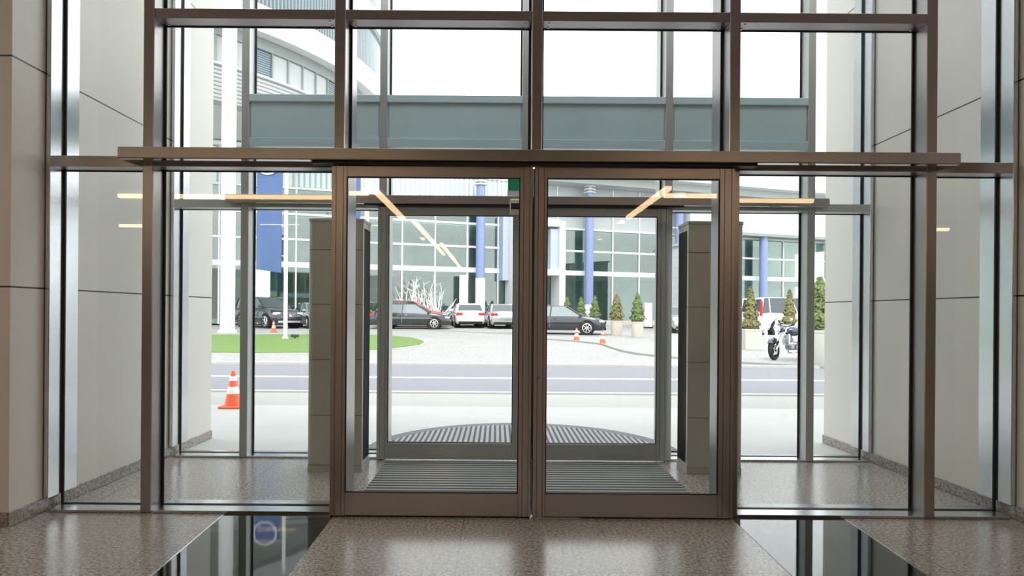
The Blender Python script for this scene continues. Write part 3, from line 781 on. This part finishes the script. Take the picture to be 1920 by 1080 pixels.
# ------------------------------------------------------------------ cars
def wheel(r,w):
    m=MB(); m.lathe([(r*.68,-w/2),(r*.95,-w/2),(r,-w/2+.03),(r,w/2-.03),(r*.95,w/2),(r*.68,w/2)],axis='y',n=28); 
    return m
def make_car(kind,paintm,glassm=None):
    glassm=glassm or M['carglass']
    P={'sedan':dict(L=4.6,W=1.8,H=1.44,belt=.92,hood=.88,deck=.98,cab=(-1.95,-1.15,.35,1.15),r=.325,wb=2.75,gc=.2),
       'hatch':dict(L=4.35,W=1.78,H=1.45,belt=.93,hood=.9,deck=.98,cab=(-2.0,-1.5,.25,1.05),r=.32,wb=2.62,gc=.2),
       'mpv':dict(L=4.35,W=1.78,H=1.60,belt=1.0,hood=.98,deck=1.0,cab=(-2.0,-1.6,.2,1.05),r=.32,wb=2.62,gc=.2),
       'suv':dict(L=4.75,W=1.92,H=1.78,belt=1.15,hood=1.1,deck=1.15,cab=(-2.25,-1.95,.3,1.05),r=.385,wb=2.85,gc=.28),
       'van':dict(L=5.0,W=1.93,H=1.92,belt=1.12,hood=1.15,deck=1.15,cab=(-2.45,-2.3,1.15,2.0),r=.34,wb=3.2,gc=.22)}[kind]
    L,W,H=P['L'],P['W'],P['H']; hw=W/2; gc=P['gc']; r=P['r']
    root=empty('parked_car',(0,0,0))
    c0,c1,c2,c3=P['cab']
    def ring(x,ht,zb,k):
        h=hw*k; q=[(-h*.86,zb),(-h*.98,zb+.12),(-h,zb+(ht-zb)*.45),(-h*.985,zb+(ht-zb)*.75),(-h*.93,ht-.05),(-h*.8,ht),(-h*.3,ht+.02)]
        q=q+[(-a,b) for a,b in q[::-1]]
        return [(x,a,b) for a,b in q]
    rings=[]
    st=[(-L/2,P['deck']*.62,gc+.14,.80),(-L/2+.03,P['deck']*.86,gc+.06,.90),(-L/2+.12,P['deck']*.98,gc,.955),(-L/2+.5,P['deck'],gc,.99),(c0,P['deck'],gc,1),(0,P['belt'],gc,1),(c3,P['belt'],gc,1),
        (c3+.35,P['hood'],gc,.99),(L/2-.55,P['hood']*.94,gc,.965),(L/2-.18,P['hood']*.84,gc,.90),(L/2-.04,P['hood']*.7,gc+.04,.82),(L/2,P['hood']*.55,gc+.1,.74)]
    st.sort()
    for s_ in st: rings.append(ring(*s_))
    m=MB(); m.loft(rings); m.build('body',paintm,root,38)
    # greenhouse glass
    b=P['belt']-.03; tw=.74 if kind in('sedan','hatch') else .84
    def cab(x,z,h): return [(x,-h,z),(x,h,z)]
    nb=hw*.90; nt=hw*tw
    m=MB(); v=[(c0,-nb,b),(c0,nb,b),(c3,nb,b),(c3,-nb,b),(c1,-nt,H-.05),(c1,nt,H-.05),(c2,nt,H-.05),(c2,-nt,H-.05)]
    m.add(v,[(0,1,2,3),(7,6,5,4),(0,3,7,4),(1,5,6,2),(0,4,5,1),(3,2,6,7)]); m.build('windows',glassm,root)
    m=MB(); q=[]
    xs=[c1-.06,c1+.1,(c1+c2)/2,c2-.15,c2+.05]; zz=[H-.055,H-.01,H,H-.015,H-.06]
    for x,z in zip(xs,zz): q.append([(x,-nt-.015,z-.035),(x,-nt*.9,z),(x,nt*.9,z),(x,nt+.015,z-.035),(x,nt*.9,z-.06),(x,-nt*.9,z-.06)])
    m.loft(q)
    def pil(xa,xb,rr=.032):
        for s in (-1,1): m.tube((xa,s*(nb+.004),b+.01),(xb,s*(nt+.004),H-.06),rr,n=6)
    pil(c0,c1,.055); pil(c3,c2,.035); pil((c0+c3)/2-.05,(c1+c2)/2,.032)
    if kind in('suv','van','hatch'): pil(c0+.55,c1+.35,.035)
    if kind=='van': pil(1.0,.75,.04)
    m.build('roof',paintm,root,40)
    # wheels
    for sx in (-1,1):
        x=sx*P['wb']/2+(.05 if sx<0 else .0)
        for sy in (-1,1):
            y=sy*(hw-.10)
            a=MB(); a.tube((x,sy*(hw-.32),r+.01),(x,sy*(hw+.002),r+.01),r+.065,n=28); a.build('wheel_arch',M['arch'],root)
            w=MB(); w.lathe([(r*.7,-.1),(r*.95,-.1),(r,-.07),(r,.07),(r*.95,.1),(r*.7,.1)],(x,sy*(hw-.085),r),28,'y'); wo=w.build('wheel',M['tyre'],root,40)
            g=MB(); yo=sy*(hw+.005)
            g.lathe([(r*.60,-.03),(r*.72,-.02),(r*.72,.012),(r*.60,.012)],(x,yo,r),28,'y'); g.tube((x,yo-.03,r),(x,yo+.012,r),r*.15,n=12)
            for k in range(7):
                t=2*math.pi*k/7; g.tube((x+r*.1*math.cos(t),yo,r+r*.1*math.sin(t)),(x+r*.64*math.cos(t),yo,r+r*.64*math.sin(t)),.028,.024,n=6)
            g.build('rim',M['rim'],wo,40)
    # lamps
    zl_=P['deck']*.82; 
    for s in (-1,1):
        m=MB()
        if kind=='van': m.box(-L/2-.01,-L/2+.10,s*hw*.86,s*hw*.985,.95,1.72,.02)
        else: m.box(-L/2-.01,-L/2+.22,s*hw*.52,s*hw*.955,zl_-.09,zl_+.07,.03)
        m.build('tail_light',M['tail'],root)
        m=MB(); m.box(L/2-.36,L/2-.06,s*hw*.52,s*hw*.905,P['hood']*.66,P['hood']*.80,.04); m.build('headlight',M['head'],root)
        m=MB(); m.sphere((c3-.12,s*(hw+.07),P['belt']+.07),.06,.1,.075,10,6); m.tube((c3-.12,s*(hw-.08),P['belt']+.03),(c3-.12,s*(hw+.03),P['belt']+.06),.025,n=6); m.build('wing_mirror',paintm,root,50)
    m=MB(); m.box(L/2-.06,L/2+.012,-hw*.42,hw*.42,P['hood']*.56,P['hood']*.76,.02)
    m.build('grille',M['arch'],root)
    m=MB()
    for k in range(3 if kind!='suv' else 4): zq=P['hood']*(.58+.05*k); m.box(L/2-.02,L/2+.02,-hw*.38,hw*.38,zq,zq+.018)
    if kind=='suv': m.tube((L/2+.01,0,P['hood']*.66),(L/2+.03,0,P['hood']*.66),.09,n=18)
    m.build('grille_bars',M['chrome'],root)
    m=MB(); m.box(L/2-.14,L/2+.02,-hw*.72,hw*.72,gc+.02,gc+.14,.03); m.build('bumper',M['arch'] if kind!='suv' else M['rim'],root)
    m=MB(); m.box(-L/2-.03,-L/2+.12,-hw*.8,hw*.8,gc,gc+.16,.03); m.build('bumper',M['arch'],root)
    m=MB(); m.box(-L/2-.02,-L/2+.03,-.26,.26,zl_-.16,zl_-.05,.003); m.build('number_plate',M['plate'],root)
    m=MB()
    for s in (-1,1):
        m.box(-L/2+.9,L/2-1.0,s*(hw-.004),s*(hw+.006),.60,.625); m.box((c0+c3)/2-.06,(c0+c3)/2-.045,s*(hw-.02),s*(hw+.002),gc+.15,P['belt']-.05)
        m.box((c0+c3)/2+.1,(c0+c3)/2+.28,s*(hw-.01),s*(hw+.015),P['belt']-.14,P['belt']-.11)
    m.build('door_trim',M['chrome'],root)
    return root
def place(o,px,y,rz,label,group=None):
    x=at(px,600,y)[0]; o.location=(x,y,gz(y)); o.rotation_euler=(0,0,R(rz)); tag(o,label=label,cat='car',group=group)
def gline(y,): pass
place(make_car('sedan',M['carblack'],M['carclear']),771,36.9,2,'black sedan parked side-on in front of the red car')
place(make_car('mpv',M['carred']),772,39.3,0,'red car parked directly behind the black sedan, roof and bonnet showing')
place(make_car('sedan',M['cargrey'],M['carclear']),1050,32.6,-9,'dark sedan parked side-on beside two traffic cones',None)
place(make_car('suv',M['carblack']),503,37.0,-42,'black off-road car parked at an angle behind the lawn')
place(make_car('hatch',M['cargreen']),594,37.3,-60,'grey green car parked just right of the black off-road car')
place(make_car('hatch',M['carwhite']),876,39.9,98,'white car seen from behind, first in the row right of the black sedan')
place(make_car('sedan',M['carsilver']),938,39.3,98,'silver car seen from behind in the middle of the parked row')
place(make_car('sedan',M['cargrey']),1001,39.3,98,'dark car seen from behind at the right end of the parked row')
place(make_car('van',M['carwhite']),1482,34.3,14,'white van parked behind the motorcycle')
place(make_car('hatch',M['carsilver']),1280,35.6,-98,'silver car glimpsed between outer door and right air curtain column')

# ------------------------------------------------------------------ motorcycle
x,y=gd(1452,675); Lm=(x,y,gz(y)); Mo=empty('motorcycle',Lm,R(0),label='dark blue motorcycle parked on the plaza right of the doors',cat='motorcycle')
def mwheel(cx,r,w,name):
    m=MB(); m.lathe([(r*.76,-w/2*.8),(r*.93,-w/2),(r,-w/4),(r,w/4),(r*.93,w/2),(r*.76,w/2*.8)],(cx,0,r),32,'y'); o=m.build(name,M['tyre'],Mo,50)
    g=MB(); g.lathe([(r*.68,-.045),(r*.78,-.05),(r*.78,.05),(r*.68,.045)],(cx,0,r),32,'y'); g.tube((cx,-.07,r),(cx,.07,r),.045,n=12)
    for k in range(5):
        t=2*math.pi*k/5+.3; g.tube((cx,0,r),(cx+r*.72*math.cos(t),0,r+r*.72*math.sin(t)),.022,n=6)
    g.build('rim',M['arch'],o,50)
    d=MB(); d.lathe([(.07,-.058),(.15,-.058),(.15,-.053),(.07,-.053)],(cx,0,r),24,'y'); d.lathe([(.07,.053),(.15,.053),(.15,.058),(.07,.058)],(cx,0,r),24,'y'); d.build('brake_disc',M['rim'],o)
mwheel(0,.31,.12,'front_wheel'); mwheel(-1.42,.31,.16,'rear_wheel')
m=MB()
for s in (-1,1): m.tube((0,s*.085,.31),(-.36,s*.085,.98),.026,.024,n=10)
m.tube((-.36,-.12,.98),(-.36,.12,.98),.03,n=8); m.tube((-.30,-.12,.86),(-.30,.12,.86),.03,n=8); m.build('fork',M['chrome'],Mo,40)
m=MB(); rr=.335
rings=[]
for i in range(9):
    t=R(35+i*14); c,s=math.cos(t),math.sin(t); rings.append([((rr)*c,-.075,.31+rr*s),((rr+.035)*c,-.05,.31+(rr+.035)*s),((rr+.035)*c,.05,.31+(rr+.035)*s),((rr)*c,.075,.31+rr*s)])
m.loft(rings); m.build('front_mudguard',M['navy'],Mo,40)
m=MB(); m.sphere((-.20,0,.92),.11,.1,.105); m.build('headlight_shell',M['navy'],Mo,60)
m=MB(); m.sphere((-.125,0,.92),.05,.085,.085); m.build('headlight',M['head'],Mo,60)
m=MB(); m.tube((-.38,-.36,1.06),(-.36,-.12,1.01),.014,n=8); m.tube((-.36,-.12,1.01),(-.36,.12,1.01),.014,n=8); m.tube((-.38,.36,1.06),(-.36,.12,1.01),.014,n=8)
m.tube((-.38,-.38,1.06),(-.38,-.26,1.05),.02,n=8); m.tube((-.38,.38,1.06),(-.38,.26,1.05),.02,n=8); m.build('handlebar',M['arch'],Mo,40)
for s in (-1,1):
    m=MB(); m.tube((-.37,s*.27,1.05),(-.30,s*.34,1.2),.007,n=6); m.sphere((-.30,s*.35,1.22),.02,.07,.045,10,6); m.build('mirror',M['chrome'],Mo,60)
m=MB(); m.sphere((-.62,0,.86),.29,.16,.15,18,10); m.build('fuel_tank',M['navy'],Mo,60)
m=MB(); m.box(-1.35,-.85,-.13,.13,.76,.84,.035); m.box(-1.5,-1.2,-.09,.09,.84,.9,.03); m.build('seat',M['arch'],Mo,40)
m=MB(); m.box(-.85,-.42,-.14,.14,.30,.55,.05); m.tube((-.55,0,.5),(-.42,0,.74),.09,n=14); m.tube((-.7,-.19,.4),(-.7,.19,.4),.1,n=14)
for k in range(5): m.tube((-.53+.025*k,0,.54+.035*k),(-.52+.025*k,0,.552+.035*k),.12,n=16)
m.build('engine',M['engine'],Mo,40)
m=MB(); m.tube((-.38,0,.93),(-.95,0,.72),.035,n=8); m.tube((-.38,0,.9),(-.5,0,.35),.03,n=8); m.tube((-.95,.12,.72),(-1.42,.12,.31),.028,n=8); m.tube((-.95,-.12,.72),(-1.42,-.12,.31),.028,n=8); m.tube((-.85,.12,.4),(-1.42,.12,.31),.028,n=8); m.build('chassis',M['arch'],Mo,40)
m=MB(); m.box(-.44,-.36,-.15,.15,.45,.78,.02); m.build('radiator',M['rim'],Mo)
m=MB(); m.tube((-.5,-.14,.45),(-.6,-.17,.2),.025,n=8); m.tube((-.6,-.17,.2),(-1.0,-.19,.24),.03,n=8); m.tube((-1.0,-.19,.24),(-1.5,-.22,.42),.055,.06,n=12); m.build('exhaust_pipe',M['chrome'],Mo,40)
m=MB(); m.tube((-.75,.14,.3),(-.72,.3,.012),.014,n=6); m.build('kickstand',M['arch'],Mo)
m=MB(); m.box(-1.62,-1.56,-.06,.06,.82,.88,.015); m.build('tail_light',M['tail'],Mo)
Mo.rotation_euler=(R(0),0,R(180+12))
for c in Mo.children:
    if c.name.split('.')[0] in ('front_wheel','front_mudguard'): c.rotation_euler=(R(4),0,R(33))
 
Mo.location=(x,y,gz(y))

# ------------------------------------------------------------------ lobby lamps (pendants behind the viewer, seen as reflections; added fill lights at the sides)
def pendant(a,b,label):
    L=((a[0]+b[0])/2,(a[1]+b[1])/2,3.5); r=empty('pendant_light',L,label=label,cat='lamp',group='linear pendant lights of the lobby')
    m=MB(L); w=.045
    if abs(a[0]-b[0])>abs(a[1]-b[1]): m.box(a[0],b[0],a[1]-w,a[1]+w,3.44,3.50)
    else: m.box(a[0]-w,a[0]+w,a[1],b[1],3.44,3.50)
    m.build('tube',M['lamp'],r)
    m=MB(L)
    if abs(a[0]-b[0])>abs(a[1]-b[1]): m.box(a[0],b[0],a[1]-w-.01,a[1]+w+.01,3.502,3.56)
    else: m.box(a[0]-w-.01,a[0]+w+.01,a[1],b[1],3.502,3.56)
    m.build('housing',M['lampbody'],r)
    m=MB(L)
    for q in (.1,.9): px=a[0]+(b[0]-a[0])*q; py=a[1]+(b[1]-a[1])*q; m.tube((px,py,3.56),(px,py,5.999),.006,n=5)
    m.build('cable',M['rubber'],r)
pendant((-6.5,-1.15),(-2.15,-1.15),'warm linear lamp hanging across the lobby left of the viewer')
pendant((2.75,-1.15),(5.4,-1.15),'warm linear lamp hanging across the lobby right of the viewer')
pendant((-8.75,-5.0),(-8.1,-5.0),'short warm linear lamp at the far left of the lobby')
pendant((9.7,-4.6),(10.15,-4.6),'short warm linear lamp at the far right of the lobby')
pendant((-1.98,-4.0),(-1.98,-.4),'warm linear lamp running away from the doors on the left, first of its line')
pendant((-1.80,-8.5),(-1.80,-4.25),'warm linear lamp running away from the doors on the left, second of its line')
pendant((-1.60,-14.5),(-1.60,-8.75),'warm linear lamp running away from the doors on the left, last of its line')
pendant((2.65,-3.6),(2.65,-.5),'warm linear lamp running away from the doors on the right')

def area(x,y,z,sx,sy,pw,col,rot=(0,0,0)):
    l=bpy.data.lights.new('lobby_fill','AREA'); l.shape='RECTANGLE'; l.size=sx; l.size_y=sy; l.energy=pw; l.color=col
    o=bpy.data.objects.new('lobby_fill',l); COL.objects.link(o); o.location=(x,y,z); o.rotation_euler=rot; return o
WARM=(1,.88,.80)
for y in (0.2,1.8,3.4):  # unseen fill lights at the side walls, added to brighten the lobby
    area(LX+.06,y,4.2,1.2,.5,120,WARM,(0,R(-65),0))
    area(RX_-.06,y,4.2,1.2,.5,120,WARM,(0,R(65),0))
# ------------------------------------------------------------------ sky and camera
w=bpy.data.worlds.new('overcast'); sc.world=w; w.use_nodes=True; nt=w.node_tree; nt.nodes.clear()
o_=nt.nodes.new('ShaderNodeOutputWorld'); bg=nt.nodes.new('ShaderNodeBackground'); tc=nt.nodes.new('ShaderNodeTexCoord'); sp=nt.nodes.new('ShaderNodeSeparateXYZ'); rp=nt.nodes.new('ShaderNodeValToRGB')
nt.links.new(tc.outputs['Generated'],sp.inputs[0]); nt.links.new(sp.outputs[2],rp.inputs[0]); nt.links.new(rp.outputs[0],bg.inputs[0]); nt.links.new(bg.outputs[0],o_.inputs[0])
e=rp.color_ramp.elements; e[0].position=0; e[0].color=(.97,.985,1,1); e[1].position=.8; e[1].color=(.92,.96,1,1)
bg.inputs[1].default_value=3.3
sun=bpy.data.lights.new('sun','SUN'); sun.energy=2.6; sun.angle=R(25); sun.color=(1,.97,.93)
so=bpy.data.objects.new('sun',sun); COL.objects.link(so); so.rotation_euler=(R(38),R(-12),R(20)); so.location=(0,20,30)

cam=bpy.data.cameras.new('camera'); co=bpy.data.objects.new('camera',cam); COL.objects.link(co); sc.camera=co
cam.sensor_width=36; cam.sensor_fit='HORIZONTAL'; cam.lens=F*36/1920
cam.shift_x=(960-VX)/1920; cam.shift_y=(VY-540)/1920; cam.clip_start=.05; cam.clip_end=500
co.matrix_world=Matrix.Translation((0,0,EYE))@Matrix.Rotation(R(90),4,'X')@Matrix.Rotation(TH,4,'Z')
sc.view_settings.view_transform='Standard'; sc.view_settings.look='None'; sc.view_settings.gamma=1; sc.view_settings.exposure=0.0
sc.view_settings.use_curve_mapping=False
sc.cycles.transparent_max_bounces=32; sc.cycles.max_bounces=10; sc.cycles.glossy_bounces=5; sc.cycles.diffuse_bounces=5
sc.cycles.use_denoising=True; sc.cycles.sample_clamp_indirect=6
